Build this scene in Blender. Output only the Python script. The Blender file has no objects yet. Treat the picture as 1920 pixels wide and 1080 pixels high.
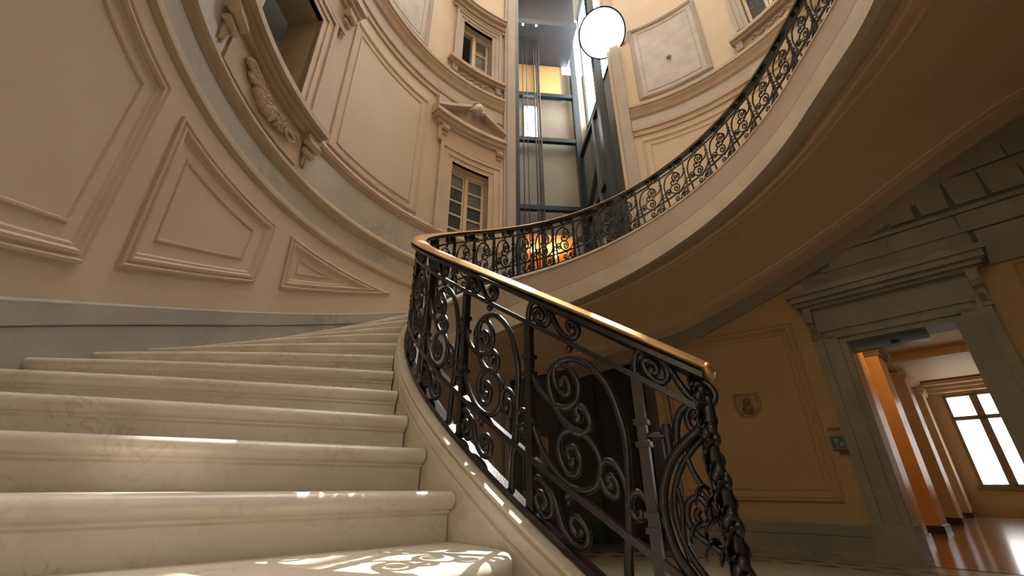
import bpy, math, random
from math import sin, cos, radians as rad, degrees as deg, pi, sqrt, tan, atan2
random.seed(7)
scn = bpy.context.scene
COL = scn.collection

# ------------------------------------------------------------------ scale and frame
# All measures below are in stair units; the stair axis is the origin, z = 0 is the lens height.
S = 1.18
ZF = -0.70                      # ground floor
def W(p): return (p[0]*S, p[1]*S, (p[2]-ZF)*S)

# ------------------------------------------------------------------ camera
cam = bpy.data.objects.new('camera', bpy.data.cameras.new('camera'))
COL.objects.link(cam)
cam.location = W((-1.265, -2.685, 0.0))
cam.rotation_euler = (rad(90) + 0.441, 0, 0)
cam.data.sensor_width = 36.0
cam.data.lens = 787.0/1920.0*36.0
cam.data.clip_start = 0.02
scn.camera = cam

# ------------------------------------------------------------------ daylight
world = bpy.data.worlds.new('world'); scn.world = world
world.use_nodes = True
nt = world.node_tree; nt.nodes.clear()
bg = nt.nodes.new('ShaderNodeBackground'); wo = nt.nodes.new('ShaderNodeOutputWorld')
bg.inputs['Color'].default_value = (1.0, 0.99, 0.96, 1)
bg.inputs['Strength'].default_value = 21.0
nt.links.new(bg.outputs[0], wo.inputs['Surface'])

SUN_AZ, SUN_EL = rad(18.4), rad(55.0)
sd = (sin(SUN_AZ)*cos(SUN_EL), cos(SUN_AZ)*cos(SUN_EL), sin(SUN_EL))
sun = bpy.data.objects.new('sun', bpy.data.lights.new('sun', 'SUN')); COL.objects.link(sun)
sun.data.energy = 18.0; sun.data.angle = rad(0.3); sun.data.color = (1.0, 0.96, 0.90)
from mathutils import Vector, Matrix
sun.rotation_euler = Vector(sd).to_track_quat('Z', 'Y').to_euler()
sun.location = W((sd[0]*20, sd[1]*20, sd[2]*20))

portal = bpy.data.objects.new('skylight_portal', bpy.data.lights.new('skylight_portal', 'AREA')); COL.objects.link(portal)
portal.data.shape = 'DISK'; portal.data.size = 2*3.3*S
portal.location = W((0, 0, 24.05)); portal.data.cycles.is_portal = True

scn.view_settings.view_transform = 'Standard'
scn.view_settings.look = 'None'
scn.view_settings.gamma = 1.0
scn.view_settings.use_curve_mapping = False
scn.view_settings.exposure = -0.5

# ------------------------------------------------------------------ materials
MATS = {}
def mat(name, col, rough=0.6, metal=0.0, col2=None, nscale=3.0, namt=1.0, bump=0.0, bscale=40.0,
        veins=None, vscale=2.0, vamt=0.35, coat=0.0, spec=0.5):
    if name in MATS: return MATS[name]
    m = bpy.data.materials.new(name); m.use_nodes = True
    n = m.node_tree.nodes; l = m.node_tree.links
    b = n['Principled BSDF']
    b.inputs['Roughness'].default_value = rough
    b.inputs['Metallic'].default_value = metal
    b.inputs['Specular IOR Level'].default_value = spec
    if coat: b.inputs['Coat Weight'].default_value = coat; b.inputs['Coat Roughness'].default_value = 0.12
    geo = n.new('ShaderNodeNewGeometry')
    last = None
    c4 = (*col, 1)
    if col2:
        no = n.new('ShaderNodeTexNoise'); no.inputs['Scale'].default_value = nscale; no.inputs['Detail'].default_value = 5
        l.new(geo.outputs['Position'], no.inputs['Vector'])
        mr = n.new('ShaderNodeMapRange'); mr.inputs[1].default_value = .35; mr.inputs[2].default_value = .65
        mr.inputs[4].default_value = namt
        l.new(no.outputs['Fac'], mr.inputs[0])
        mx = n.new('ShaderNodeMix'); mx.data_type = 'RGBA'
        mx.inputs['A'].default_value = c4; mx.inputs['B'].default_value = (*col2, 1)
        l.new(mr.outputs[0], mx.inputs['Factor']); last = mx.outputs['Result']
    if veins:
        n1 = n.new('ShaderNodeTexNoise'); n1.inputs['Scale'].default_value = vscale; n1.inputs['Detail'].default_value = 8
        n1.inputs['Distortion'].default_value = 1.6
        l.new(geo.outputs['Position'], n1.inputs['Vector'])
        s1 = n.new('ShaderNodeMath'); s1.operation = 'SUBTRACT'; s1.inputs[1].default_value = .5
        a1 = n.new('ShaderNodeMath'); a1.operation = 'ABSOLUTE'
        r1 = n.new('ShaderNodeMapRange'); r1.inputs[1].default_value = 0.0; r1.inputs[2].default_value = .05
        r1.inputs[3].default_value = 1.0; r1.inputs[4].default_value = 0.0
        n2 = n.new('ShaderNodeTexNoise'); n2.inputs['Scale'].default_value = vscale*.7; n2.inputs['Detail'].default_value = 3
        l.new(geo.outputs['Position'], n2.inputs['Vector'])
        r2 = n.new('ShaderNodeMapRange'); r2.inputs[1].default_value = .45; r2.inputs[2].default_value = .7; r2.inputs[4].default_value = vamt
        mm = n.new('ShaderNodeMath'); mm.operation = 'MULTIPLY'
        l.new(n1.outputs['Fac'], s1.inputs[0]); l.new(s1.outputs[0], a1.inputs[0]); l.new(a1.outputs[0], r1.inputs[0])
        l.new(n2.outputs['Fac'], r2.inputs[0]); l.new(r1.outputs[0], mm.inputs[0]); l.new(r2.outputs[0], mm.inputs[1])
        mx = n.new('ShaderNodeMix'); mx.data_type = 'RGBA'
        if last: l.new(last, mx.inputs['A'])
        else: mx.inputs['A'].default_value = c4
        mx.inputs['B'].default_value = (*veins, 1)
        l.new(mm.outputs[0], mx.inputs['Factor']); last = mx.outputs['Result']
    if last: l.new(last, b.inputs['Base Color'])
    else: b.inputs['Base Color'].default_value = c4
    if bump:
        nb = n.new('ShaderNodeTexNoise'); nb.inputs['Scale'].default_value = bscale; nb.inputs['Detail'].default_value = 4
        l.new(geo.outputs['Position'], nb.inputs['Vector'])
        bp = n.new('ShaderNodeBump'); bp.inputs['Strength'].default_value = bump; bp.inputs['Distance'].default_value = .01
        l.new(nb.outputs['Fac'], bp.inputs['Height']); l.new(bp.outputs[0], b.inputs['Normal'])
    MATS[name] = m; return m
def emis(name, col, strength):
    m = bpy.data.materials.new(name); m.use_nodes = True
    b = m.node_tree.nodes['Principled BSDF']
    b.inputs['Base Color'].default_value = (*col, 1)
    b.inputs['Emission Color'].default_value = (*col, 1); b.inputs['Emission Strength'].default_value = strength
    return m
def glass(name, col, tr=0.8, rough=0.05):
    m = bpy.data.materials.new(name); m.use_nodes = True
    n = m.node_tree.nodes; l = m.node_tree.links; n.clear()
    o = n.new('ShaderNodeOutputMaterial'); mx = n.new('ShaderNodeMixShader'); t = n.new('ShaderNodeBsdfTransparent'); g = n.new('ShaderNodeBsdfPrincipled')
    t.inputs['Color'].default_value = (*col, 1); g.inputs['Base Color'].default_value = (col[0]*.5, col[1]*.5, col[2]*.5, 1)
    g.inputs['Roughness'].default_value = rough
    mx.inputs[0].default_value = tr
    l.new(g.outputs[0], mx.inputs[1]); l.new(t.outputs[0], mx.inputs[2]); l.new(mx.outputs[0], o.inputs['Surface'])
    return m

CREAM = mat('cream wall paint', (.60, .495, .37), .62, col2=(.56, .455, .335), nscale=1.4, bump=.05, bscale=60)
MOULD = mat('painted taupe moulding', (.475, .375, .27), .55, col2=(.42, .325, .23), nscale=3)
PALE = mat('pale painted stone', (.41, .375, .325), .6, col2=(.37, .335, .285), nscale=2)
TRIM = mat('window surround stone', (.58, .47, .355), .6, col2=(.50, .40, .29), nscale=3)
GREYM = mat('grey wall marble', (.50, .455, .395), .35, col2=(.42, .395, .36), nscale=1.6, veins=(.25, .235, .22), vscale=1.8, vamt=.5)
BASEM = mat('blue grey skirting marble', (.42, .395, .365), .32, col2=(.34, .325, .315), nscale=1.4, veins=(.22, .205, .19), vscale=2.2, vamt=.5)
STEPM = mat('cream step marble', (.72, .65, .54), .33, col2=(.60, .53, .42), nscale=3.2, veins=(.27, .20, .13), vscale=8.0, vamt=.42)
STRM = mat('stringer marble', (.70, .63, .51), .38, col2=(.62, .54, .42), nscale=2.5, veins=(.38, .27, .18), vscale=9, vamt=.35)
FASC = mat('fascia plaster', (.58, .50, .415), .55, col2=(.54, .43, .33), nscale=1.5)
SOFF = mat('soffit paint', (.77, .57, .39), .5, col2=(.70, .51, .34), nscale=1.2)
OLIVE = mat('olive grey door marble', (.33, .285, .205), .5, col2=(.255, .225, .165), nscale=2.2, veins=(.18, .155, .115), vscale=2.4, vamt=.5)
OCHRE = mat('ochre ground floor paint', (.50, .335, .16), .6, col2=(.46, .305, .145), nscale=1.3)
IRON = mat('black wrought iron', (.055, .052, .050), .28, .85, bump=.1, bscale=120)
BRASS = mat('polished brass rail', (.58, .36, .15), .34, .8, col2=(.52, .30, .11), nscale=6)
STEEL = mat('dark blue painted steel', (.016, .034, .056), .32, .35)
LSTEEL = mat('grey blue steel', (.22, .25, .27), .35, .4)
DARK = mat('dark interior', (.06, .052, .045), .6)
CARIN = mat('lift car underside', (.055, .065, .085), .45, .3)
SHAFTW = mat('shaft wall', (.32, .29, .245), .55, col2=(.27, .245, .21), nscale=1.2)
SHAFTO = mat('orange lit shaft wall', (.62, .40, .17), .5)  # orange light on the shaft's back wall put into the colour
FRAMEW = mat('cream window joinery', (.62, .52, .38), .45)
DARKF = mat('dark brown window joinery', (.17, .12, .085), .45)
FLOORM = mat('pale floor marble', (.36, .30, .215), .22, col2=(.30, .245, .175), nscale=1.5)
MOSA = mat('brown floor inlay', (.15, .085, .05), .22)
CFLOOR = mat('polished brown corridor floor', (.34, .20, .13), .16, col2=(.28, .16, .105), nscale=.9)
CORW = mat('corridor wall paint', (.66, .50, .31), .5)
PILM = mat('lamplit ochre corridor pilaster', (.74, .42, .15), .38, col2=(.56, .30, .10), nscale=1.5)  # ochre paint with the near pilasters' warm light put into the colour
CEILC = mat('corridor ceiling plaster', (.66, .51, .35), .6)
DAMASK = mat('faded damask panel', (.37, .35, .315), .55, col2=(.47, .445, .40), nscale=3.4, veins=(.30, .27, .23), vscale=3, vamt=.4)
GPANE = glass('window pane', (.50, .53, .52), .55)
GDARK = glass('dark window pane', (.20, .20, .20), .5)
GCLEAR = glass('clear pane', (.97, .97, .96), .96)
GDIM = glass('dimmed pane', (.34, .34, .33), .82)  # pane tint added to cut the daylight, no curtain behind it
GNET2 = glass('hazy pane', (.72, .72, .71), .85)
GLIFT = glass('lift glass', (.80, .86, .90), .88)
SHUT = mat('grey blue shutter', (.62, .66, .68), .5)

# ------------------------------------------------------------------ mesh builder
def cp(r, th, z): return (r*cos(rad(th)), r*sin(rad(th)), z)
NV = (cos(rad(42)), sin(rad(42))); TV = (NV[1], -NV[0])       # the straight ground wall with the door
def dp(s, n, z): return (n*NV[0]+s*TV[0], n*NV[1]+s*TV[1], z)
LV = (cos(rad(95)), sin(rad(95))); LT = (LV[1], -LV[0])       # lift frame
def lp(s, n, z): return (n*LV[0]+s*LT[0], n*LV[1]+s*LT[1], z)
R = 3.475; RI = 1.96; RR = 1.9

def catmull(pts, k=4):
    if len(pts) < 3: return pts
    out = []
    P = [pts[0]] + list(pts) + [pts[-1]]
    for i in range(1, len(P)-2):
        a, b, c, d = P[i-1], P[i], P[i+1], P[i+2]
        for j in range(k):
            t = j/k
            out.append(tuple(.5*((2*b[q]) + (-a[q]+c[q])*t + (2*a[q]-5*b[q]+4*c[q]-d[q])*t*t + (-a[q]+3*b[q]-3*c[q]+d[q])*t**3) for q in range(len(b))))
    out.append(tuple(pts[-1])); return out

class MB:
    def __init__(s): s.v = []; s.f = []
    def add(s, vs, fs):
        o = len(s.v); s.v += vs; s.f += [tuple(i+o for i in f) for f in fs]; return s
    def grid(s, rows, closeu=False, closev=False):
        n = len(rows[0]); m = len(rows); vs = [p for r in rows for p in r]; fs = []
        for i in range(m if closev else m-1):
            for j in range(n if closeu else n-1):
                a = i*n+j; b = i*n+(j+1) % n; c = ((i+1) % m)*n+(j+1) % n; d = ((i+1) % m)*n+j
                fs.append((a, b, c, d))
        return s.add(vs, fs)
    def loft(s, rings, caps=True):            # closed cross sections
        s.grid(rings, closeu=True)
        if caps:
            n = len(rings[0]); o = len(s.v)-n*len(rings)
            s.f.append(tuple(o+i for i in range(n))[::-1]); o2 = len(s.v)-n
            s.f.append(tuple(o2+i for i in range(n)))
        return s
    def tube(s, pts, r, n=6, rs=None):
        P = [Vector(p) for p in pts]; rings = []
        t = (P[1]-P[0]).normalized()
        u = t.orthogonal().normalized()
        for i, p in enumerate(P):
            t2 = (P[min(i+1, len(P)-1)]-P[max(i-1, 0)])
            if t2.length < 1e-9: t2 = t
            t2.normalize()
            u = (u - t2*u.dot(t2)); u = u.normalized() if u.length > 1e-6 else t2.orthogonal().normalized()
            w = t2.cross(u); rr = r*(rs[i] if rs else 1.0); t = t2
            rings.append([tuple(p+u*(cos(2*pi*k/n)*rr)+w*(sin(2*pi*k/n)*rr)) for k in range(n)])
        return s.loft(rings)
    def ball(s, c, a, nu=8, nv=5, ax=None):
        X, Y, Z = ax if ax else (Vector((1, 0, 0)), Vector((0, 1, 0)), Vector((0, 0, 1)))
        if not isinstance(a, tuple): a = (a, a, a)
        c = Vector(c); rows = []
        for i in range(nv+1):
            ph = -pi/2+pi*i/nv; ph = max(min(ph, pi/2-.05), -pi/2+.05)
            rows.append([tuple(c+X*(a[0]*cos(ph)*cos(2*pi*k/nu))+Y*(a[1]*cos(ph)*sin(2*pi*k/nu))+Z*(a[2]*sin(ph))) for k in range(nu)])
        return s.loft(rows)
    def hexa(s, p):                            # 8 points: bottom ring then top ring
        return s.add(list(p), [(3, 2, 1, 0), (4, 5, 6, 7), (0, 1, 5, 4), (1, 2, 6, 5), (2, 3, 7, 6), (3, 0, 4, 7)])
    def box(s, fr, a0, a1, b0, b1, z0, z1):
        return s.hexa([fr(a0, b0, z0), fr(a1, b0, z0), fr(a1, b1, z0), fr(a0, b1, z0), fr(a0, b0, z1), fr(a1, b0, z1), fr(a1, b1, z1), fr(a0, b1, z1)])
    def cyl(s, t0, t1, z0, z1, r0, r1, step=2.5):   # curved block hugging the round wall
        k = max(1, int(abs(t1-t0)/step+.5))
        rings = [[cp(r0, t, z0), cp(r1, t, z0), cp(r1, t, z1), cp(r0, t, z1)] for t in [t0+(t1-t0)*i/k for i in range(k+1)]]
        return s.loft(rings)
    def sweep(s, prof, t0, t1, step=2.0, zf=None, closed=True):   # profile of (r, z) carried round the axis
        k = max(1, int(abs(t1-t0)/step+.5)); rings = []
        for i in range(k+1):
            t = t0+(t1-t0)*i/k; dz = zf(t) if zf else 0
            rings.append([cp(r, t, z+dz) for r, z in prof])
        return s.loft(rings) if closed else s.grid(rings)
    def build(s, name, m, parent=None, origin=None, smooth=True, ang=38):
        me = bpy.data.meshes.new(name)
        V = [W(p) for p in s.v]
        if parent is not None:
            wl = parent.get('_w'); o = tuple(wl) if wl else (0, 0, 0)
            base = o
        else:
            if origin is None:
                xs = [min(q[i] for q in V) for i in range(3)]; xe = [max(q[i] for q in V) for i in range(3)]
                o = ((xs[0]+xe[0])/2, (xs[1]+xe[1])/2, xs[2])
            else: o = W(origin)
        me.from_pydata([(p[0]-o[0], p[1]-o[1], p[2]-o[2]) for p in V], [], s.f)
        import bmesh
        bm = bmesh.new(); bm.from_mesh(me); bmesh.ops.recalc_face_normals(bm, faces=bm.faces); bm.to_mesh(me); bm.free()
        me.materials.append(m)
        if smooth:
            for p in me.polygons: p.use_smooth = True
            me.set_sharp_from_angle(angle=rad(ang))
        ob = bpy.data.objects.new(name, me); COL.objects.link(ob)
        if parent is not None: ob.parent = parent; ob['_w'] = o
        else: ob.location = o; ob['_w'] = o
        return ob
def empty(name, p):
    o = bpy.data.objects.new(name, None); COL.objects.link(o); o.location = W(p); o['_w'] = W(p); o.empty_display_size = .1
    return o
def tag(o, label=None, cat=None, group=None, kind=None):
    if label: o['label'] = label
    if cat: o['category'] = cat
    if group: o['group'] = group
    if kind: o['kind'] = kind
    return o
def struct(o, label=None): o['kind'] = 'structure'; return o

# mouldings framing a panel on a surface given in (s, z); fr(s, z, h) -> point, h = height proud of the wall
def offset_poly(poly, d):
    n = len(poly); A = sum(poly[i][0]*poly[(i+1) % n][1]-poly[(i+1) % n][0]*poly[i][1] for i in range(n))
    sg = 1 if A > 0 else -1; out = []
    for i in range(n):
        p0, p1, p2 = poly[i-1], poly[i], poly[(i+1) % n]
        def nrm(a, b):
            dx, dy = b[0]-a[0], b[1]-a[1]; L = sqrt(dx*dx+dy*dy); return (-dy/L*sg, dx/L*sg)
        a, b = nrm(p0, p1), nrm(p1, p2); k = 1+a[0]*b[0]+a[1]*b[1]
        out.append((p1[0]+(a[0]+b[0])/k*d, p1[1]+(a[1]+b[1])/k*d))
    return out
def frame_mould(mb, poly, prof, fr, sub=.12):
    rings = [[] for _ in prof]
    polys = [offset_poly(poly, d) for d, h in prof]
    n = len(poly)
    for i in range(n):
        L = sqrt((poly[i][0]-poly[(i+1) % n][0])**2+(poly[i][1]-poly[(i+1) % n][1])**2); k = max(1, int(L/sub))
        for j in range(k):
            for q, (d, h) in enumerate(prof):
                a, b = polys[q][i], polys[q][(i+1) % n]
                rings[q].append(fr(a[0]+(b[0]-a[0])*j/k, a[1]+(b[1]-a[1])*j/k, h))
    mb.grid(rings, closeu=True)
    return mb
def wall_fr(s, z, h): return cp(R-h, deg(s/R), z)
def thz(poly): return [(rad(t)*R, z) for t, z in poly]
def flat_fr(s, z, h): return dp(s, 3.475-h, z)
BIGM = [(0, 0), (.0, .022), (.014, .030), (.024, .018), (.036, .018), (.042, .028), (.058, .030), (.070, .012), (.086, .012), (.092, .004), (.098, 0)]
THINM = [(0, 0), (.004, .012), (.016, .012), (.022, 0)]
SMALLM = [(0, 0), (.004, .018), (.018, .02), (.028, .010), (.042, .010), (.05, 0)]

def interp(x, xs, ys):
    if x <= xs[0]: return ys[0]+(x-xs[0])*(ys[1]-ys[0])/(xs[1]-xs[0])
    for i in range(len(xs)-1):
        if x <= xs[i+1] or i == len(xs)-2: return ys[i]+(x-xs[i])*(ys[i+1]-ys[i])/(xs[i+1]-xs[i])
TX = [-70, 7, 22.7, 42, 64.6, 87, 107.7, 131.7, 155.8, 183, 211.5, 244.8]
TY = [5.0, 4.87, 4.60, 4.28, 3.90, 3.51, 3.147, 2.724, 2.255, 1.650, 1.0, .262]
def T(th):        # height of the handrail's top round the well, lightly smoothed
    return sum(interp(th+d, TX, TY)*w for d, w in ((-8, .2), (-4, .2), (0, .2), (4, .2), (8, .2)))
def Rg(th):       # plan of the ground storey wall: round, then straight past the door
    return R if th >= 42 else (4.4 if th < 2 else min(4.4, R/cos(rad(42-th))))
SX = [-70, 6, 16.7, 27, 39.2, 53.3, 67.3, 101.6, 140, 185]
SO = [4.0, 3.62, 3.30, 2.98, 2.70, 2.41, 2.08, 1.50, .92, .05]
def Zso(th): return interp(th, SX, SO)

# ------------------------------------------------------------------ floor, walls
mb = MB()
mb.grid([[cp(r, t, ZF) for t in range(0, 361, 6)] for r in (0.01, 1.5, 2.6, 3.1, 6.2)])
floor = struct(mb.build('floor', FLOORM))
# inlaid rosettes of the stair hall floor
for ring, (r0, r1, cnt, dt) in enumerate(((2.72, 2.84, 60, 4.2), (2.98, 3.10, 60, 4.2), (1.2, 1.34, 36, 6))):
    for i in range(cnt):
        t = i*360/cnt+ring*3
        if 100 < t < 300: continue
        m = MB(); tm = t+dt/2; rm = (r0+r1)/2
        m.loft([[cp(rm+(r0-rm)*1, tm, z), cp(rm, t, z), cp(r1, tm, z), cp(rm, t+dt, z)] for z in (ZF-.01, ZF+.003)])
        m.build('inlay_tile', MOSA, floor, smooth=False)

def round_wall(name, m, t0, t1, z0, z1, holes=(), r=R):
    ts = sorted(set([t0, t1]+[h[0] for h in holes]+[h[1] for h in holes])); ts = [t for t in ts if t0 <= t <= t1]
    tt = []
    for a, b in zip(ts[:-1], ts[1:]):
        k = max(1, int((b-a)/2.5+.5)); tt += [a+(b-a)*i/k for i in range(k)]
    tt.append(t1)
    zs = sorted(set([z0, z1]+[h[2] for h in holes]+[h[3] for h in holes])); zs = [z for z in zs if z0 <= z <= z1]
    mb = MB(); idx = {}
    for i, t in enumerate(tt):
        for j, z in enumerate(zs): idx[i, j] = len(mb.v); mb.v.append(cp(r, t, z))
    for i in range(len(tt)-1):
        for j in range(len(zs)-1):
            tm = (tt[i]+tt[i+1])/2; zm = (zs[j]+zs[j+1])/2
            if any(h[0] < tm < h[1] and h[2] < zm < h[3] for h in holes): continue
            mb.f.append((idx[i, j], idx[i+1, j], idx[i+1, j+1], idx[i, j+1]))
    return struct(mb.build(name, m, ang=60))
ZT = 24.0
W1 = (174.0, 187.4, 3.43, 4.84); W2 = (118.9, 130.4, 3.35, 4.80); M1 = (119.0, 129.9, 7.16, 8.45); M2 = (23.0, 34.4, 7.26, 8.60)
LREC = (77.0, 112.0)
EW = (240.0, 257.0, .35, 1.15)
wall_left = round_wall('wall_left', CREAM, 112.0, 262.0, ZF, ZT, [W1, W2, M1, EW])
wall_right = round_wall('wall_right', CREAM, 42.0, 77.0, 2.9, ZT)
wall_ground = round_wall('wall_ground', OCHRE, 42.0, 77.0, ZF, 2.9)
wall_front = round_wall('wall_front', CREAM, -58.0, 42.0, 4.6, ZT, [M2])
mb = MB(); mb.grid([[cp(R, t, max(2.75, Zso(t)+.06)), cp(R, t, 4.6)] for t in range(42, -59, -4)]); mb.build('lower_wall', CREAM, wall_front)
mb = MB(); mb.grid([[cp(R, t, 4.6), cp(5.8, t, 4.6)] for t in range(62, -75, -4)]); struct(mb.build('ceiling_ground', OCHRE))
wall_behind = round_wall('wall_behind', CREAM, 262.0, 302.0, ZF, ZT)

# straight ground wall pierced by the marble doorway
mb = MB()
ss = [-.02, .25, 1.19, 4.4]; zz = [ZF, 1.58, 2.9, 4.6]
for i in range(3):
    for j in range(3):
        if i == 1 and j == 0: continue
        mb.add([dp(ss[i], 3.475, zz[j]), dp(ss[i+1], 3.475, zz[j]), dp(ss[i+1], 3.475, zz[j+1]), dp(ss[i], 3.475, zz[j+1])], [(0, 1, 2, 3)])
wall_door = struct(mb.build('wall_door_side', OCHRE, smooth=False))
mb = MB(); mb.grid([[dp(4.4, 3.475, z), cp(4.2, -40, z), cp(R, -58, z)] for z in (ZF, 4.6)])
struct(mb.build('wall_corner', OCHRE, smooth=False))

# ceiling with a round skylight
mb = MB(); mb.grid([[cp(r, t, z) for t in range(0, 361, 6)] for r, z in ((R+.02, 23.7), (3.4, 23.85), (3.35, 24.0), (3.3, 24.0), (3.3, 24.3))])
struct(mb.build('ceiling', CREAM))
sky = empty('window_5', (0, 0, 24.1)); struct(sky)
for i in range(8):
    m = MB(); m.tube([cp(.3, i*45, 24.15), cp(3.29, i*45, 24.15)], .035, 6); m.build('glazing_bar', STEEL, sky)
m = MB(); m.tube([cp(1.6, t, 24.15) for t in range(0, 361, 10)], .03, 6); m.build('glazing_ring', STEEL, sky)
m = MB(); m.tube([cp(.3, t, 24.15) for t in range(0, 361, 20)], .03, 6); m.build('glazing_ring', STEEL, sky)

# ------------------------------------------------------------------ panels on the round wall
PMOULD = mat('panel moulding paint', (.565, .445, .315), .55, col2=(.52, .405, .285), nscale=2)
def panel(poly, par, prof=BIGM, m=PMOULD, fill=None, fr=wall_fr, inner=None):
    p = thz(poly) if fr is wall_fr else poly
    o = frame_mould(MB(), p, prof, fr).build('panel_moulding', m, par, ang=30)
    if inner is not None:
        frame_mould(MB(), offset_poly(p, inner), THINM, fr).build('panel_bead', m, par, ang=30)
    if fill:
        q = offset_poly(p, prof[-1][0]-.005); c = [sum(a[0] for a in q)/len(q), sum(a[1] for a in q)/len(q)]
        rows = []
        s0, s1 = min(a[0] for a in q), max(a[0] for a in q); z0, z1 = min(a[1] for a in q), max(a[1] for a in q)
        k = max(2, int((s1-s0)/.12))
        m2 = MB(); m2.grid([[fr(s0+(s1-s0)*i/k, z, .004) for i in range(k+1)] for z in (z0, z1)])
        m2.build('panel_field', fill, par)
    return o
def zbt(t): return .731+(197.3-t)*.0219
panel([(194.9, 2.19), (195.3, .965), (222.0, .40), (222.0, 2.19)], wall_left, inner=.17)
panel([(191.7, 2.165), (171.0, 2.15), (172.2, 1.535), (191.4, 1.075)], wall_left, inner=.185)
panel([(167.5, 2.17), (143.4, 2.16), (167.2, 1.63)], wall_left, BIGM, inner=.15)
panel([(164.9, 5.72), (139.3, 5.72), (139.3, 3.50), (164.9, 3.50)], wall_left, SMALLM, inner=.13)
panel([(220, 5.72), (196, 5.72), (196, 3.50), (220, 3.50)], wall_left, SMALLM, inner=.13)
panel([(178, 8.9), (142.0, 8.9), (142.0, 6.86), (178, 6.86)], wall_left, BIGM, PALE, DAMASK, inner=.17)
panel([(68.8, 8.98), (46.2, 8.98), (46.2, 6.88), (68.8, 6.88)], wall_right, BIGM, PALE, DAMASK, inner=.17)
panel([(70.2, 5.86), (44.0, 5.86), (44.0, 3.7), (70.2, 3.7)], wall_right, SMALLM, inner=.13)
panel([(18, 8.98), (-8, 8.98), (-8, 6.88), (18, 6.88)], wall_front, BIGM, PALE, DAMASK)
panel([(40, 5.86), (12, 5.86), (12, 4.2), (40, 4.2)], wall_front, SMALLM)
panel([(75.5, 1.95), (46.2, 1.95), (46.2, -.16), (75.5, -.16)], wall_ground, BIGM, OCHRE, inner=.12)
panel([(1.74, 2.02), (3.6, 2.02), (3.6, -.16), (1.74, -.16)], wall_door, BIGM, OCHRE, None, flat_fr)
m = MB()
for dz, rr in ((0, .035), (.03, .02)): m.ball(cp(R-.02, 57.5, 7.75+dz), (rr, rr, rr))
m.ball(cp(R-.01, 57.5, 7.75), (.05, .05, .05)); m.build('wall_boss', PALE, wall_right)

# ring cornices and marble band
def ringpart(name, prof, segs, m, par=None):
    mb = MB()
    for a, b in segs: mb.sweep([(R-p+.0, z) for p, z in prof], a, b, 2.0)
    return mb.build(name, m, par, ang=25)
CA = [(-.03, 5.98), (.025, 5.99), (.028, 6.05), (.010, 6.07), (.010, 6.11), (.034, 6.125), (.034, 6.19), (.012, 6.21), (-.03, 6.21)]
CB = [(-.03, 6.42), (.016, 6.42), (.05, 6.46), (.06, 6.52), (.10, 6.58), (.105, 6.62), (.13, 6.635), (.13, 6.70), (.03, 6.73), (.0, 6.76), (-.03, 6.76)]
segsA = [(114.6, 262.0), (72.4, -58.0)]
t2 = struct(ringpart('trim_1', CB, segsA, MOULD))
ringpart('cornice_fillet', CA, segsA, MOULD, t2)
ringpart('cornice_frieze', [(-.03, 6.2), (.013, 6.2), (.013, 6.43), (-.03, 6.43)], segsA, GREYM, t2)
BANDS = [(136.2, 262.0)]
t1 = struct(ringpart('trim_2', [(-.03, 2.44), (.012, 2.44), (.012, 3.32), (-.03, 3.32)], [(112.0, 262)], GREYM))
ringpart('band_bead', [(-.03, 2.35), (.012, 2.355), (.030, 2.385), (.030, 2.42), (.020, 2.46), (-.03, 2.465)], [(112, 262)], MOULD, t1)
ringpart('band_torus', [(-.03, 2.67), (.022, 2.675), (.03, 2.70), (.055, 2.715), (.07, 2.745), (.066, 2.78), (.045, 2.80), (.035, 2.82), (-.03, 2.825)], [(112, 262)], MOULD, t1)
ringpart('band_sill', [(-.03, 3.28), (.02, 3.285), (.03, 3.32), (.05, 3.335), (.06, 3.38), (.045, 3.42), (-.03, 3.43)], [(112, 262)], MOULD, t1)

# white pilaster strips beside the lift
for t0, t1_, nm in ((114.5, 110.6, 'lift'), (75.9, 72.7, 'lift')):
    m = MB(); m.cyl(t0, t1_, 2.4, 23.6, R-.075, R+.3, 2)
    m.build('pilaster_strip', PALE, wall_left if t0 > 100 else wall_right)

# marble skirting climbing beside the steps
def helix_band(name, t0, t1, d0, d1, p, m, par=None):
    mb = MB(); mb.sweep([(R+.03, d0), (R-p, d0), (R-p, d1-.012), (R-p+.012, d1), (R+.03, d1)], t0, t1, 2.0, zbt); return mb.build(name, m, par, ang=25)
sk = struct(helix_band('baseboard_left', 262, 112, -.95, -.118, .026, BASEM))
helix_band('skirting_cap', 262, 112, -.120, 0, .034, BASEM, sk)

# ground floor skirting
gb = MB(); gb.sweep([(R+.02, ZF), (R-.075, ZF), (R-.075, ZF+.05), (R-.045, ZF+.06), (R-.045, -.50), (R-.03, -.49), (R+.02, -.49)], 77, 42, 2.0)
gs = struct(gb.build('baseboard_right', OLIVE, ang=25))
gb = MB(); gb.sweep([(R+.02, -.485), (R-.035, -.485), (R-.035, -.38), (R-.02, -.36), (R+.02, -.36)], 77, 42, 2.0); gb.build('skirting_cap', OLIVE, gs, ang=25)
gb = MB(); gb.box(dp, 1.42, 4.3, 3.43, 3.49, ZF, -.5); gb.box(dp, 1.42, 4.3, 3.44, 3.49, -.5, -.36); gb.build('skirting_block', OLIVE, gs, smooth=False)
gb = MB(); gb.sweep([(R+.02, ZF), (R-.05, ZF), (R-.05, -.38), (R+.02, -.36)], 185, 112, 2.0); gb.build('skirting_run', OLIVE, gs, ang=25)

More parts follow.
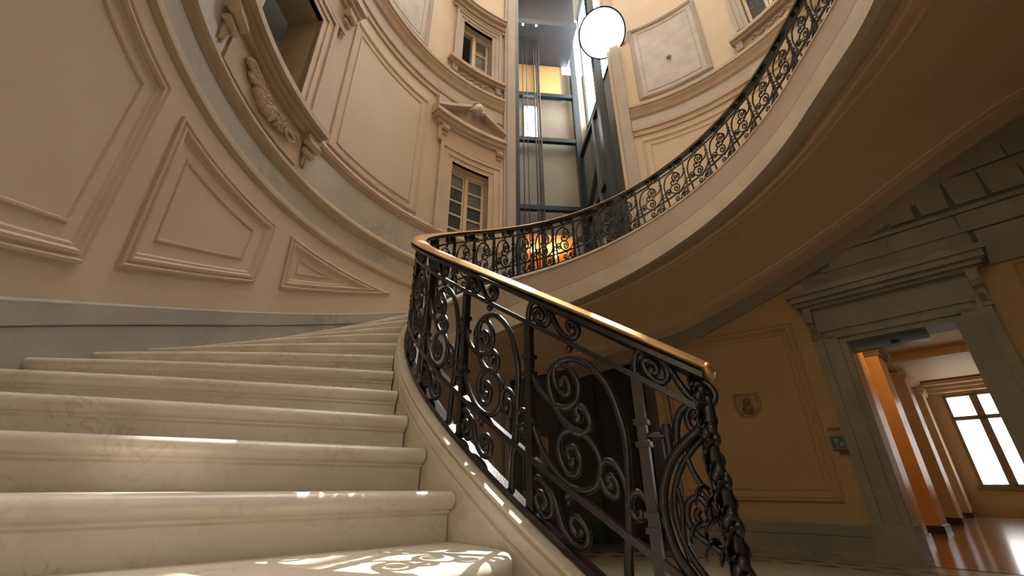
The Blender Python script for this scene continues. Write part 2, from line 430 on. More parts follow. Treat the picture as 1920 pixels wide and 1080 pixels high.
# ------------------------------------------------------------------ windows
def scroll_console(mb, t, z1, drop, w=1.5, proj=.10):
    # bracket with a rolled head and a tapering hanging leaf
    mb.cyl(t-w, t+w, z1-.10, z1, R-proj, R+.02, 1)
    mb.tube([cp(R-proj*.85, t-w, z1-.10), cp(R-proj*.85, t+w, z1-.10)], .045, 10)
    mb.tube([cp(R-proj*.5, t-w*.8, z1-.19), cp(R-proj*.5, t+w*.8, z1-.19)], .035, 8)
    k = 5
    for i in range(k):
        zz = z1-.20-(drop-.2)*(i+.5)/k; a = .028*(1-.13*i)
        mb.ball(cp(R-.025, t-.3, zz), (a, a, a*1.4), 6, 4); mb.ball(cp(R-.025, t+.3, zz), (a, a, a*1.4), 6, 4)
def surround(mb, h, w, top=True):
    t0, t1, z0, z1 = h; d = deg(w/R)
    for a, b, pr in ((0, .35, .03), (.35, .75, .045), (.75, 1.0, .065)):
        mb.cyl(t0-d*b, t0-d*a, z0, z1+w*b, R-pr, R+.03); mb.cyl(t1+d*a, t1+d*b, z0, z1+w*b, R-pr, R+.03)
        mb.cyl(t0-d*b, t1+d*b, z1+w*a, z1+w*b, R-pr, R+.03)
def reveal(mb, h, depth):
    t0, t1, z0, z1 = h; k = 5; ts = [t0+(t1-t0)*i/k for i in range(k+1)]
    mb.grid([[cp(R-.02, t0, z), cp(R+depth, t0, z)] for z in (z0, z1)]); mb.grid([[cp(R-.02, t1, z), cp(R+depth, t1, z)] for z in (z0, z1)])
    mb.grid([[cp(r, t, z1) for t in ts] for r in (R-.02, R+depth)]); mb.grid([[cp(r, t, z0) for t in ts] for r in (R-.02, R+depth)])
def back(mb, h, depth):
    t0, t1, z0, z1 = h; mb.grid([[cp(R+depth, t0+(t1-t0)*i/4, z) for i in range(5)] for z in (z0, z1)])

# entrance side window behind the lens
w = empty('window_9', cp(R, 248.5, .35)); struct(w)
m = MB(); surround(m, EW, .12); m.build('window_frame', TRIM, w, ang=20)
for t0, t1, z0, z1 in ((240, 241, .35, 1.15), (248, 249, .35, 1.15), (256, 257, .35, 1.15), (240, 257, .35, .40), (240, 257, 1.10, 1.15)):
    m = MB(); m.cyl(t0, t1, z0, z1, R+.08, R+.13); m.build('glazing_bar', DARKF, w, ang=20)
m = MB(); m.cyl(240, 257, .36, 1.14, R+.10, R+.106); m.build('pane', GDIM, w)

# first floor opening with a carved apron
w = empty('window_1', cp(R, 179.4, 3.43)); struct(w)
m = MB(); surround(m, W1, .22); m.build('window_frame', TRIM, w, ang=20)
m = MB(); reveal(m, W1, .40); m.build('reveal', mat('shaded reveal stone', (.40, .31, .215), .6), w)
m = MB(); m.cyl(193.6, 167.6, 3.36, 3.43, R-.17, R+.03); m.cyl(193, 168.2, 3.30, 3.36, R-.12, R+.03); m.cyl(192.4, 168.8, 3.25, 3.30, R-.08, R+.03); m.build('sill', MOULD, w, ang=20)
m = MB(); m.cyl(190.2, 170.9, 2.86, 3.25, R-.03, R+.02); m.build('apron_field', mat('apron plaster', (.56, .445, .33), .6), w, ang=20)
for t in (191.8, 169.4):
    m = MB(); scroll_console(m, t, 3.28, .36); m.build('console', TRIM, w)
m = MB()
for i in range(26):
    u = i/25; t = 186.4-(186.4-173.0)*u; z = 3.12-.10*sin(pi*u)+.01*sin(i*2.1); a = .020+.032*sin(pi*min(1, u*1.1+.05))
    for q in range(4):
        m.ball(cp(R-.05-.012*random.random(), t+random.uniform(-.5, .5), z+(q-1.5)*a*.8+random.uniform(-.01, .01)), (a*random.uniform(.6, 1), a*random.uniform(.6, 1), a*random.uniform(.5, .9)), 6, 4)
m.tube([cp(R-.07, 174.6+1.2*cos(q*.55), 3.03+.05*sin(q*.55)*(1-q*.03)) for q in range(18)], .014, 6)
m.tube([cp(R-.07, 185.5+1.2*cos(q*.55), 3.12+.05*sin(q*.55)*(1-q*.03)) for q in range(18)], .014, 6)
m.build('carved_garland', TRIM, w)
m = MB(); m.cyl(168.0, 193.4, 5.10, 5.45, R-.05, R+.03); m.build('entablature', TRIM, w, ang=20)
m = MB()
for a, b, p in ((5.45, 5.52, .09), (5.52, 5.60, .14), (5.60, 5.66, .19)): m.cyl(165.6+(.19-p)*12, 195.8-(.19-p)*12, a, b, R-p, R+.03)
m.build('hood', TRIM, w, ang=20)
for t in (168.6, 192.8):
    m = MB(); scroll_console(m, t, 5.45, .45, 1.3, .13); m.build('console', TRIM, w)
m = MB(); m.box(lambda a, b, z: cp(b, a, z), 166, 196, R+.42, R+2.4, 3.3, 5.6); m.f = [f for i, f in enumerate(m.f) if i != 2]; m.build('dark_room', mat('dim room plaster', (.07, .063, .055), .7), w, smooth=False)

# French window under a broken pediment
w = empty('window_2', cp(R, 124.6, 3.35)); struct(w)
m = MB(); surround(m, W2, .26); m.build('window_frame', TRIM, w, ang=20)
m = MB(); reveal(m, W2, .20); m.build('reveal', TRIM, w)
m = MB(); m.cyl(131.4+3.2, 131.4+.3, 3.43, 5.1, R-.028, R+.03); m.build('pilaster_backing', TRIM, w, ang=20)
m = MB(); m.cyl(114.4, 135.6, 5.08, 5.40, R-.05, R+.03); m.build('entablature', TRIM, w, ang=20)
for t in (134.0, 116.0):
    m = MB(); scroll_console(m, t, 5.42, .48, 1.0, .10); m.build('console', TRIM, w)
m = MB()
for a, b, p, e in ((5.40, 5.46, .09, 1.2), (5.46, 5.53, .14, .5), (5.53, 5.60, .19, 0)): m.cyl(114.4, 138.2-e, a, b, R-p, R+.03)
m.build('pediment_base', TRIM, w, ang=20)
for sgn, te in ((1, 138.2), (-1, 114.6)):
    m = MB(); rings = []
    k = 6
    for i in range(k+1):
        t = te+(124.8+sgn*2.2-te)*i/k; z = 5.60+.50*(1-abs(t-124.8)/13.6)
        rings.append([cp(R+.03, t, z), cp(R-.20, t, z), cp(R-.20, t, z+.06), cp(R-.12, t, z+.10), cp(R+.03, t, z+.11)])
    m.loft(rings); m.build('raking_cornice', TRIM, w, ang=25)
m = MB(); rings = [[cp(R-.05, t, 5.6), cp(R-.05, t, 5.6+.5*(1-abs(t-124.8)/13.8)+.01)] for t in [114.6+23.4*i/12 for i in range(13)]]
m.grid(rings); m.build('tympanum', MOULD, w)
m = MB(); c = cp(R-.16, 124.4, 6.06); m.ball(c, (.11, .09, .13), 10, 7)
for i in range(11):
    a = pi*(-.15+1.3*i/10); m.ball(cp(R-.17, 124.4+deg(.135*cos(a)/R), 6.06+.15*sin(a)), .034, 6, 4)
m.ball(cp(R-.20, 125.8, 5.98), (.06, .05, .05)); m.ball(cp(R-.20, 122.9, 5.98), (.06, .05, .05)); m.build('crest_cartouche', TRIM, w)
m = MB(); m.cyl(133.8, 137.2, 5.80, 5.98, R-.10, R+.02); m.build('end_block', PALE, w)
# joinery: two leaves of five panes
t0, t1, z0, z1 = W2
def leaf(w, ta, tb, z0, z1, rows, glassm, rj=R+.13):
    d = .75
    for a, b in ((ta, ta+d), (tb-d, tb)):
        m = MB(); m.cyl(a, b, z0, z1, rj, rj+.05); m.build('stile', FRAMEW, w, ang=20)
    hs = (z1-z0-.03)/rows
    for i in range(rows+1):
        m = MB(); m.cyl(ta+d, tb-d, z0+i*hs, z0+i*hs+.03, rj, rj+.045); m.build('rail', FRAMEW, w, ang=20)
    for i in range(rows):
        m = MB(); m.cyl(ta+d, tb-d, z0+i*hs+.03, z0+(i+1)*hs, rj+.02, rj+.026); m.build('pane', glassm[i % len(glassm)], w)
leaf(w, 119.1, 124.5, 3.37, 4.72, 5, [GDARK, GPANE, GDARK, GPANE, GPANE])
leaf(w, 124.7, 130.2, 3.37, 4.72, 5, [GPANE, GDARK, GDARK, GDARK, GPANE])
m = MB(); m.cyl(124.3, 125.0, 3.37, 4.74, R+.10, R+.19); m.build('meeting_stile', FRAMEW, w, ang=20)
m = MB(); m.cyl(119.0, 130.3, 4.72, 4.80, R+.11, R+.19); m.build('head_rail', FRAMEW, w, ang=20)
m = MB(); m.cyl(116, 133, 3.3, 5.3, R+.36, R+.38); m.build('room_curtain', mat('dim curtain', (.40, .41, .37), .8), w)
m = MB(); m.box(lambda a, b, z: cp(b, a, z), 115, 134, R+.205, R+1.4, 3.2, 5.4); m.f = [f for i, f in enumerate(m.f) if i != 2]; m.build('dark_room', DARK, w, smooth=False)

# mezzanine window, one leaf open on the dark
w = empty('window_3', cp(R, 124.4, 7.16)); struct(w)
m = MB(); surround(m, M1, .20); m.build('window_frame', PALE, w, ang=20)
m = MB(); reveal(m, M1, .28); m.build('reveal', PALE, w)
m = MB(); m.cyl(114.4, 134.9, 7.06, 7.13, R-.14, R+.03); m.cyl(114.4, 134.2, 7.0, 7.06, R-.09, R+.03); m.build('sill', MOULD, w, ang=20)
for t in (132.4, 116.6):
    m = MB(); m.cyl(t-.9, t+.9, 6.82, 7.0, R-.07, R+.02); m.tube([cp(R-.06, t-.9, 6.84), cp(R-.06, t+.9, 6.84)], .025, 8); m.build('console', PALE, w)
m = MB(); m.cyl(118.5, 130.6, 6.80, 7.0, R-.02, R+.02); m.build('apron_field', PALE, w, ang=20)
m = MB()
for i in range(18):
    m.ball(cp(R-.03, 120+i*.55, 6.90+.035*sin(i*1.3)), (.03, .03, .022), 6, 4)
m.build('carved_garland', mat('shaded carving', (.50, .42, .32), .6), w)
m = MB()
for a, b, p in ((8.68, 8.76, .06), (8.76, 8.86, .10), (8.86, 8.94, .17), (8.94, 8.99, .2)): m.cyl(114.5, 134.0+p*7, a, b, R-p, R+.03)
m.build('hood', MOULD, w, ang=20)
leaf(w, 119.2, 124.3, 7.18, 8.40, 3, [GPANE], R+.16)
m = MB(); m.cyl(124.2, 125.1, 7.16, 8.42, R+.12, R+.22); m.build('meeting_stile', FRAMEW, w, ang=20)
m = MB(); m.cyl(118.9, 130.2, 8.38, 8.46, R+.13, R+.21); m.build('head_rail', FRAMEW, w, ang=20)
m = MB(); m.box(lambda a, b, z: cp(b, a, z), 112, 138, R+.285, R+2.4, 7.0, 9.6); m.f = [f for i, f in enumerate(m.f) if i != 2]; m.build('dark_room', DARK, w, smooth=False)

# shuttered mezzanine window on the far side
w = empty('window_4', cp(R, 28.7, 7.26)); struct(w)
m = MB(); surround(m, M2, .20); m.build('window_frame', PALE, w, ang=20)
m = MB(); reveal(m, M2, .16); m.build('reveal', PALE, w)
m = MB(); m.cyl(18.4, 40.2, 7.06, 7.13, R-.14, R+.03); m.cyl(19, 39.6, 7.0, 7.06, R-.09, R+.03); m.build('sill', MOULD, w, ang=20)
m = MB(); m.cyl(22.5, 36.4, 6.80, 7.0, R-.02, R+.02); m.build('apron_field', PALE, w, ang=20)
m = MB()
for i in range(18): m.ball(cp(R-.03, 24.5+i*.6, 6.90+.035*sin(i*1.3)), (.03, .03, .022), 6, 4)
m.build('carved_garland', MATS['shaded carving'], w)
for t in (38.2, 20.4):
    m = MB(); m.cyl(t-.9, t+.9, 6.82, 7.0, R-.07, R+.02); m.build('console', PALE, w)
m = MB(); m.cyl(23.0, 34.4, 7.26, 8.60, R+.105, R+.12); m.build('shutter_board', SHUT, w)
for ta, tb in ((23.1, 28.6), (28.8, 34.3)):
    for a, b in ((ta, ta+.8), (tb-.8, tb)):
        m = MB(); m.cyl(a, b, 7.28, 8.58, R+.06, R+.11); m.build('stile', FRAMEW, w, ang=20)
    for i in range(22):
        z = 7.32+i*.056; m = MB(); q = [(R+.06, z), (R+.10, z+.045), (R+.106, z+.045), (R+.066, z)]
        m.loft([[cp(r, t, zz) for r, zz in q] for t in (ta+.8, (ta+tb)/2, tb-.8)]); m.build('slat', SHUT, w, smooth=False)

# ------------------------------------------------------------------ staircase
stair = empty('staircase', cp(2.7, 240, ZF))
tag(stair, 'sweeping helical marble staircase with rounded nosings, winding up around the open well', 'staircase')
def nose(k):
    z = -.0127+.127*(k-2)
    if k <= 9: ti = 206.93-5.43*(k-5); to = 202.05-5.953*(k-5)
    else:
        lo, hi = -60, 250
        for _ in range(40):
            mid = (lo+hi)/2
            if T(mid)-.737 > z: lo = mid
            else: hi = mid
        ti = lo-.0; to = ti-7.0*max(0, 1-(k-9)/12.0)
    return ti, to, z
KN = [k for k in range(-2, 38)]
NS = {k: nose(k) for k in range(-3, 43)}
# keep the run even where the two rules meet
for k in KN:
    ti, to, z = NS[k]; ti2, to2, _ = NS[k+1]
    riser = .127 if k > -2 else .18
    prof = [(-.030, -riser), (-.030, -.062), (-.024, -.058), (-.020, -.056), (-.020, -.049), (-.012, -.047), (-.004, -.042), (.003, -.033), (.005, -.022), (.002, -.011), (-.006, -.003), (-.018, 0)]
    rows = []
    N = 10
    N = 14
    for i in range(N+1):
        u = (i/N)**1.6; r = 1.962+u*(R-.0-1.962)
        def fwd(q): return (0 if q > 1 else .15 if q == 1 else .22)*min(1, u/.10)**.5
        t = ti+(to-ti)*u+deg(fwd(k)/r); tn = ti2+(to2-ti2)*u+deg(fwd(k+1)/r)
        row = [cp(r, t+deg(d/r), z+dz) for d, dz in prof]
        row.append(cp(r, tn+deg(-.05/r), z)); row.append(cp(r, tn+deg(-.05/r), z-riser))
        rows.append(row)
    m = MB(); m.loft(rows); m.build('step', STEPM, stair, ang=50)

CURB = [(1.85, -.80), (1.85, -.675), (1.862, -.662), (1.93, -.662), (1.95, -.668), (1.952, -.676), (1.943, -.681), (1.943, -.686), (1.955, -.691), (1.957, -.720), (1.949, -.725), (1.949, -.731), (1.957, -.737), (1.957, -1.22), (1.85, -1.22)]
m = MB(); m.sweep(CURB, 248.5, -74, 2.0, T); m.build('stringer', STRM, stair, ang=30)
# outer fascia of the stringer facing the well, then the rolled edge of the vaulted soffit
FP = [(1.87, -.675), (1.838, -.68), (1.836, -.70), (1.846, -.712), (1.848, -.98), (1.86, -1.0), (1.90, -1.0)]
m = MB(); m.sweep(FP, 246, -74, 2.0, T); m.build('fascia', FASC, stair, ang=30)
EP = [(1.88, -.985), (1.862, -.99), (1.866, -1.01), (1.89, -1.04), (1.905, -1.07), (1.90, -1.085), (1.885, -1.095), (1.872, -1.12), (1.872, -1.15), (1.885, -1.18), (1.91, -1.20), (1.935, -1.205), (1.945, -1.225), (1.985, -1.245), (2.02, -1.262), (2.05, -1.26), (2.05, -1.10), (1.9, -.985)]
m = MB(); m.sweep(EP, 246, -74, 2.0, T); m.build('soffit_edge_roll', mat('soffit edge paint', (.46, .36, .26), .5), stair, ang=30)
rows = []
for i in range(0, 131):
    th = 186-2.0*i; zi = T(th)-1.25; zo = Zso(th); ro = Rg(th)+.02; row = []
    if th < 42: ro = min(ro, 4.4)
    for u, b in ((0, 0), (.035, 0), (.04, .018), (.055, .022), (.07, .018), (.075, 0), (.10, 0), (.104, .010), (.115, .010), (.12, 0), (.3, -.02), (.5, -.03), (.7, -.02), (.78, 0), (.785, .012), (.80, .016), (.812, .004), (.825, .018), (.84, .018), (.845, 0), (.93, 0), (1, 0)):
        g = u**1.25
        row.append(cp(2.04+(ro-2.04)*u, th, zi+(zo-zi)*g-b))
    rows.append(row)
m = MB(); m.grid(rows); m.build('soffit', SOFF, stair, ang=28)
# solid wall that carries the lowest steps
m = MB(); m.grid([[cp(1.87, t, z) for z in (ZF, T(t)-1.1)] for t in [184+2*i for i in range(33)]]); m.build('spandrel', FASC, stair)
# stone course on the wall following the soffit
m = MB(); rings = []
for i in range(56):
    th = 96-2*i; r = Rg(th); zo = Zso(th)
    if th < 42: r = min(r, 4.4)
    rings.append([cp(r+.03, th, zo+.05), cp(r-.03, th, zo+.05), cp(r-.03, th, zo-.17), cp(r-.015, th, zo-.185), cp(r+.03, th, zo-.185)])
m.loft(rings); struct(m.build('trim_3', OLIVE, ang=25))

# ------------------------------------------------------------------ railing
rail = empty('stair_railing', cp(RR, 240, -.4))
tag(rail, 'black wrought iron stair railing full of scrolls under a polished brass handrail', 'railing')
HP = []
for i in range(16):
    a = 2*pi*i/16; x = .046*cos(a); z = -.020+.020*sin(a)*(1 if sin(a) > 0 else .8)
    if i in (1, 7): z -= .006
    if i in (14, 10): x *= .9
    HP.append((RR+x, z))
m = MB(); m.sweep(HP, 244.7, -58, 1.5, T)
e = cp(RR, 244.7, T(244.7)-.022)
m.ball(cp(RR, 244.75, T(244.75)-.023), (.047, .018, .022), 12, 6, (Vector(cp(1, 244.7, 0)), Vector(cp(1, 334.7, 0)), Vector((0, 0, 1))))
m.build('handrail', BRASS, rail, ang=50)
def bar(name, t, hw, hh, a=243.6, b=-58):
    m = MB(); m.sweep([(RR-hw, -t-hh), (RR+hw, -t-hh), (RR+hw, -t+hh), (RR-hw, -t+hh)], a, b, 1.5, T); return m.build(name, IRON, rail, ang=30)
bar('rail_core', .045, .043, .007, 244.4); bar('upper_bar', .125, .012, .008); bar('lower_bar', .513, .012, .009, 242.5); bar('bottom_bar', .647, .018, .009, 242.5)
POSTS = [239.8, 230.3, 221.0, 211, 201, 191, 181, 170.9, 160.5, 149.9, 140.2, 131.2, 122.4, 113.6, 104.8, 96, 87.2, 78.5, 68.4, 58.8, 49.6, 40.3, 31.2, 21.9, 12.5, 3, -6.5, -16, -25.5, -35, -44.5, -54]
PIECES = {
 'scroll_panel': (.0095, [[(.247, .645), (.252, .56), (.261, .506), (.267, .414), (.272, .332), (.271, .29), (.263, .251), (.243, .197), (.211, .168), (.17, .160), (.13, .176), (.091, .212), (.067, .262), (.073, .305), (.087, .330), (.102, .349), (.131, .362), (.160, .355), (.183, .325), (.180, .298), (.160, .288), (.146, .304), (.153, .322)]]),
 'upper_scroll': (.0088, [[(.0, .25), (.012, .284), (.033, .314), (.062, .328), (.09, .327), (.125, .31), (.153, .272), (.158, .228), (.133, .199), (.10, .206), (.084, .238), (.090, .270), (.113, .282), (.131, .265), (.128, .243), (.112, .240), (.109, .254)]]),
 'lower_scroll': (.0088, [[(.0, .38), (.008, .42), (.025, .455), (.055, .486), (.094, .504), (.138, .500), (.177, .472), (.201, .430), (.203, .388), (.184, .362), (.152, .355), (.116, .375), (.094, .41), (.091, .450), (.112, .478), (.139, .464), (.151, .430), (.141, .405), (.120, .412), (.116, .436), (.129, .445)]]),
 'side_curl': (.0085, [[(.240, .645), (.248, .56), (.256, .5), (.262, .44), (.257, .395), (.237, .376), (.212, .388), (.200, .420), (.211, .450), (.234, .450), (.243, .425), (.231, .408), (.219, .420), (.226, .432)]]),
 'side_clip': (.0085, [[(.318, .425), (.300, .404), (.281, .408), (.268, .432), (.267, .455), (.280, .462), (.289, .450)]]),
 'top_scroll': (.009, [[(.0, .13), (.0, .098), (.012, .056), (.042, .037), (.070, .052), (.076, .085), (.056, .110), (.031, .104), (.022, .080), (.036, .063), (.053, .072), (.050, .090), (.040, .087)],
                        [(.060, .044), (.083, .060), (.102, .092), (.128, .112), (.158, .100), (.170, .072), (.156, .054), (.139, .065), (.142, .084), (.153, .082)]]),
 'bottom_scroll': (.0085, [[(.004, .57), (.018, .551), (.045, .550), (.064, .578), (.060, .610), (.038, .626), (.016, .612), (.017, .588), (.036, .578), (.048, .592), (.040, .605)],
                           [(.045, .550), (.068, .558), (.082, .589), (.094, .614), (.122, .626), (.150, .610), (.160, .580), (.144, .560), (.122, .570), (.118, .592), (.134, .602), (.142, .590)]]),
}
def st(t0, s, t, off=0.0):
    th = t0+deg(s/RR); return cp(RR+off, th, T(th)-t)
for i, t0 in enumerate(POSTS):
    wd = rad((POSTS[i-1] if i else t0+9.5)-t0)*RR; sc = wd/.315
    near = t0 > 190; ns = 8 if near else 6
    m = MB(); hw = .011
    pts = [st(t0, 0, t) for t in (.648, .40, .105)]
    m.box(lambda a, b, z: (a, b, z), 0, 0, 0, 0, 0, 0); m.v.clear(); m.f.clear()
    def sq(ta, tb, w):
        d = deg(w/RR); m.hexa([cp(RR-w, t0-d, T(t0)-ta), cp(RR+w, t0-d, T(t0)-ta), cp(RR+w, t0+d, T(t0)-ta), cp(RR-w, t0+d, T(t0)-ta),
                               cp(RR-w, t0-d, T(t0)-tb), cp(RR+w, t0-d, T(t0)-tb), cp(RR+w, t0+d, T(t0)-tb), cp(RR-w, t0+d, T(t0)-tb)])
    sq(.648, .118, hw)
    for c in (.60, .46, .43, .285, .235): sq(c+.006, c-.006, hw*1.5)
    m.build('post', IRON, rail, smooth=False)
    if i == 0: pn = None
    par = None
    for nm, (rr, curves) in PIECES.items():
        if i == 0 and nm not in ('top_scroll',): continue
        m = MB()
        for cv in curves:
            cv2 = catmull([(s*sc if nm != 'top_scroll' else s, t) for s, t in cv], 4 if near else 3)
            L = len(cv2); m.tube([st(t0, s, t) for s, t in cv2], rr, ns, [1.0 if j > 3 else .75+.08*j for j in range(L)])
            if near: m.ball(st(t0, *cv2[-1]), rr*1.5, 8, 5)
        if nm == 'scroll_panel':
            for b in ((.112*sc, .530), (.138*sc, .143)): m.ball(st(t0, *b), .012, 8, 6)
            m.tube([st(t0, .112*sc, .50), st(t0, .112*sc, .55)], .005, 6)
        o = m.build(nm, IRON, par if par is not None else rail, ang=60)
        if nm == 'scroll_panel': par = o

# newel: a big C scroll with acanthus leaves
def sz(th, z, off=0): return cp(RR+off, th, z)
nw = MB()
spine = catmull([(243.9, .215, 0), (244.25, .175, 0), (244.25, .13, 0), (244.1, .09, 0), (244.1, .05, 0), (244.3, .01, 0), (244.4, -.05, 0), (244.5, -.12, 0), (244.6, -.22, 0), (244.6, -.36, 0)], 3)
nw.tube([sz(a, b) for a, b, _ in spine], .017, 8)
nw.tube([sz(244.2, -.36), sz(244.2, T(244.2)-.66)], .03, 8)
newel = nw.build('newel', IRON, rail, ang=60)
def npiece(name, pts, r, rs=None, off=0, k=4):
    m = MB(); c = catmull(pts, k); m.tube([sz(a, b, off) for a, b in c], r, 8, rs); return m.build(name, IRON, newel, ang=60)
npiece('big_scroll', [(244.0, .122), (243.3, .108), (242.5, .086), (241.6, .058), (240.85, .010), (240.55, -.04), (240.65, -.085), (241.0, -.128), (241.7, -.165), (242.6, -.20), (243.6, -.225)], .0125)
npiece('big_scroll', [(243.9, .10), (243.2, .082), (242.2, .045), (241.5, 0), (241.25, -.045), (241.4, -.09), (241.8, -.128), (242.5, -.165), (243.4, -.19)], .007)
npiece('crown_curl', [(244.0, .155), (243.6, .168), (243.1, .168), (242.5, .152), (242.15, .125), (242.0, .09)], .0095)
npiece('crown_curl', [(243.9, .165), (243.2, .160), (242.9, .14), (243.05, .118), (243.5, .115), (243.7, .135), (243.5, .146), (243.3, .136)], .0075)
npiece('cross_bar', [(239.9, .106), (240.6, .106), (241.4, .105)], .0075)
npiece('candle_stub', [(241.45, .06), (241.45, .10), (241.45, .13)], .010)
npiece('collar', [(241.45, .108), (241.45, .120)], .016)
npiece('inner_stem', [(242.4, .07), (242.7, .03), (243.2, -.006), (243.6, -.03), (243.9, -.08)], .0065)
npiece('leaf_scroll', [(243.9, -.13), (243.1, -.11), (242.3, -.09), (241.95, -.06), (242.2, -.03), (242.8, -.022), (243.25, -.04), (243.2, -.066), (242.75, -.072), (242.5, -.055), (242.75, -.043)], .0075)
npiece('leaf_scroll', [(241.7, -.14), (241.55, -.09), (241.7, -.045), (241.6, -.005)], .0055)
def leafm(th, z, ang, L, wdt, name='acanthus_leaf', off=0):
    # a cupped leaf with lobes, its tip rolled outwards
    m = MB(); rows = []; n = 8
    for i in range(n+1):
        u = i/n; hw = wdt*(sin(pi*min(1, u*.9+.1))**.7)*(1+.28*sin(u*22)); curl = .45*L*u*u
        cx = sum(cos(ang-(q/n)**2*1.5) for q in range(i))*L/n; cz = sum(sin(ang-(q/n)**2*1.5) for q in range(i))*L/n
        row = []
        for v in (-1, -.5, 0, .5, 1):
            row.append(cp(RR+v*hw+off, th+deg(cx/RR), z+cz+.25*hw*abs(v)-.006*(v == 0)))
        rows.append(row)
    m.grid(rows)
    ob = m.build(name, IRON, newel, ang=80)
    sm = ob.modifiers.new('thick', 'SOLIDIFY'); sm.thickness = .006
    return ob
for i in range(13):
    u = i/12; z = .215-.50*u; th = interp(z, [-.3, -.1, 0, .07, .13, .2], [244.6, 244.45, 244.3, 244.1, 244.2, 244.05])
    sg_ = 1 if i % 2 else -1
    leafm(th-.55, z-.035, 1.25, .044+.020*u, .030+.014*u, off=.012*sg_)
    leafm(th-.45, z-.02, 1.75, .040+.012*u, .018+.006*u, 'small_leaf', off=-.012*sg_)
    m = MB(); a = .008+.004*u
    m.ball(sz(th+.30, z+.002, .010*sg_), (a*1.3, a*1.3, a*1.9), 8, 5); m.ball(sz(th+.1, z-.018, -.018*sg_), (a*1.3, a*1.3, a*1.7), 8, 5); m.ball(sz(th-.2, z+.012, .020*sg_), (a*1.2, a*1.2, a*1.6), 8, 5)
    m.build('leaf_lobe', IRON, newel, ang=80)
for th, z in ((242.5, -.03), (243.0, -.05), (242.8, -.09), (241.9, -.10), (243.5, -.14), (242.6, -.13)):
    leafm(th, z, 1.2, .05, .02, 'small_leaf')

# ------------------------------------------------------------------ doorway, frieze, wall fittings
d = empty('door_1', dp(.72, 3.475, ZF)); struct(d)
def dbox(name, m_, boxes, par=d):
    m = MB()
    for b in boxes: m.box(dp, *b)
    return m.build(name, m_, par, smooth=False)
def jamb(name, s0, s1, z0=-.36, z1=1.60):
    a = s1-s0
    dbox(name, OLIVE, [(s0, s0+.30*a, 3.40, 3.5, z0, z1+.17), (s0+.30*a, s0+.42*a, 3.425, 3.5, z0, z1+.12), (s0+.42*a, s0+.78*a, 3.415, 3.5, z0, z1+.06), (s0+.78*a, s1, 3.44, 3.85, z0, z1)])
dbox('reveal', CORW, [(.245, .253, 3.50, 3.86, -.36, 1.56)])
jamb('jamb', -.06, .25)
jamb('jamb', 1.42+.06, 1.19)
dbox('plinth', OLIVE, [(-.10, .27, 3.375, 3.86, ZF, -.36)]); dbox('plinth', OLIVE, [(1.17, 1.52, 3.375, 3.86, ZF, -.36)])
dbox('architrave', OLIVE, [(-.06, 1.48, 3.40, 3.5, 1.72, 1.79), (.03, 1.39, 3.425, 3.5, 1.68, 1.72), (.07, 1.37, 3.415, 3.5, 1.62, 1.68), (.25, 1.19, 3.44, 3.85, 1.56, 1.62)])
dbox('door_frieze', OLIVE, [(-.02, 1.44, 3.43, 3.5, 1.79, 2.02)])
dbox('cornice', OLIVE, [(-.08, 1.52, 3.36, 3.5, 2.02, 2.06), (-.12, 1.56, 3.30, 3.5, 2.06, 2.11), (-.15, 1.60, 3.25, 3.5, 2.11, 2.18), (-.18, 1.63, 3.22, 3.5, 2.18, 2.24)])
for s0 in (-.075, 1.42):
    m = MB(); m.box(dp, s0, s0+.085, 3.36, 3.48, 1.86, 2.02)
    m.tube([dp(s0, 3.38, 1.88), dp(s0+.085, 3.38, 1.88)], .042, 10); m.tube([dp(s0+.005, 3.41, 1.66), dp(s0+.08, 3.41, 1.66)], .032, 10)
    m.box(dp, s0+.012, s0+.073, 3.40, 3.48, 1.66, 1.90)
    for q in range(3): m.ball(dp(s0+.0425, 3.42, 1.61-.035*q), (.024-.005*q, .024-.005*q, .022), 8, 5)
    m.build('console', OLIVE, d)
dbox('closer_housing', LSTEEL, [(.25, .95, 3.60, 3.74, 1.47, 1.56)]); dbox('closer_arm', STEEL, [(.62, .70, 3.585, 3.60, 1.475, 1.52)])
fz = tag(empty('stone_frieze', dp(1.5, 3.475, 2.2)), kind='structure'); 
fz.name = 'trim_4'
dbox('attic_slab', OLIVE, [(.0, 1.58, 3.44, 3.5, 2.24, 2.47)], fz)
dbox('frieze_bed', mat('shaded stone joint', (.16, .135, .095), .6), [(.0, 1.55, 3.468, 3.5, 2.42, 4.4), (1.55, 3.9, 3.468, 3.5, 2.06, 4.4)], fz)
for i in range(5):                                   # lower course beside the cornice
    s0 = 1.62+i*.46; dbox('frieze_stone', OLIVE, [(s0, s0+.452, 3.450, 3.475, 2.06, 2.455)], fz)
dbox('frieze_bead', OLIVE, [(.25, 3.9, 3.425, 3.475, 2.47, 2.52)], fz)
for i in range(6):
    s0 = .35+i*.6; dbox('frieze_stone', OLIVE, [(s0, s0+.592, 3.448, 3.475, 2.525, 2.69)], fz)
dbox('frieze_bead', OLIVE, [(.5, 3.9, 3.43, 3.475, 2.70, 2.75)], fz)
for i in range(8):                                   # wedge stones above
    s0 = 1.02+i*.285; w0 = .125+.006*i; c = s0+.13
    m = MB(); m.hexa([dp(c-w0*.86, 3.437, 2.80), dp(c+w0*.86, 3.437, 2.80), dp(c+w0*.86, 3.475, 2.80), dp(c-w0*.86, 3.475, 2.80), dp(c-w0, 3.437, 3.13), dp(c+w0, 3.437, 3.13), dp(c+w0, 3.475, 3.13), dp(c-w0, 3.475, 3.13)])
    m.build('wedge_stone', OLIVE, fz, smooth=False)
for i in range(4):
    s0 = 1.5+i*.62; dbox('frieze_stone', OLIVE, [(s0, s0+.61, 3.445, 3.475, 3.16, 3.48)], fz)

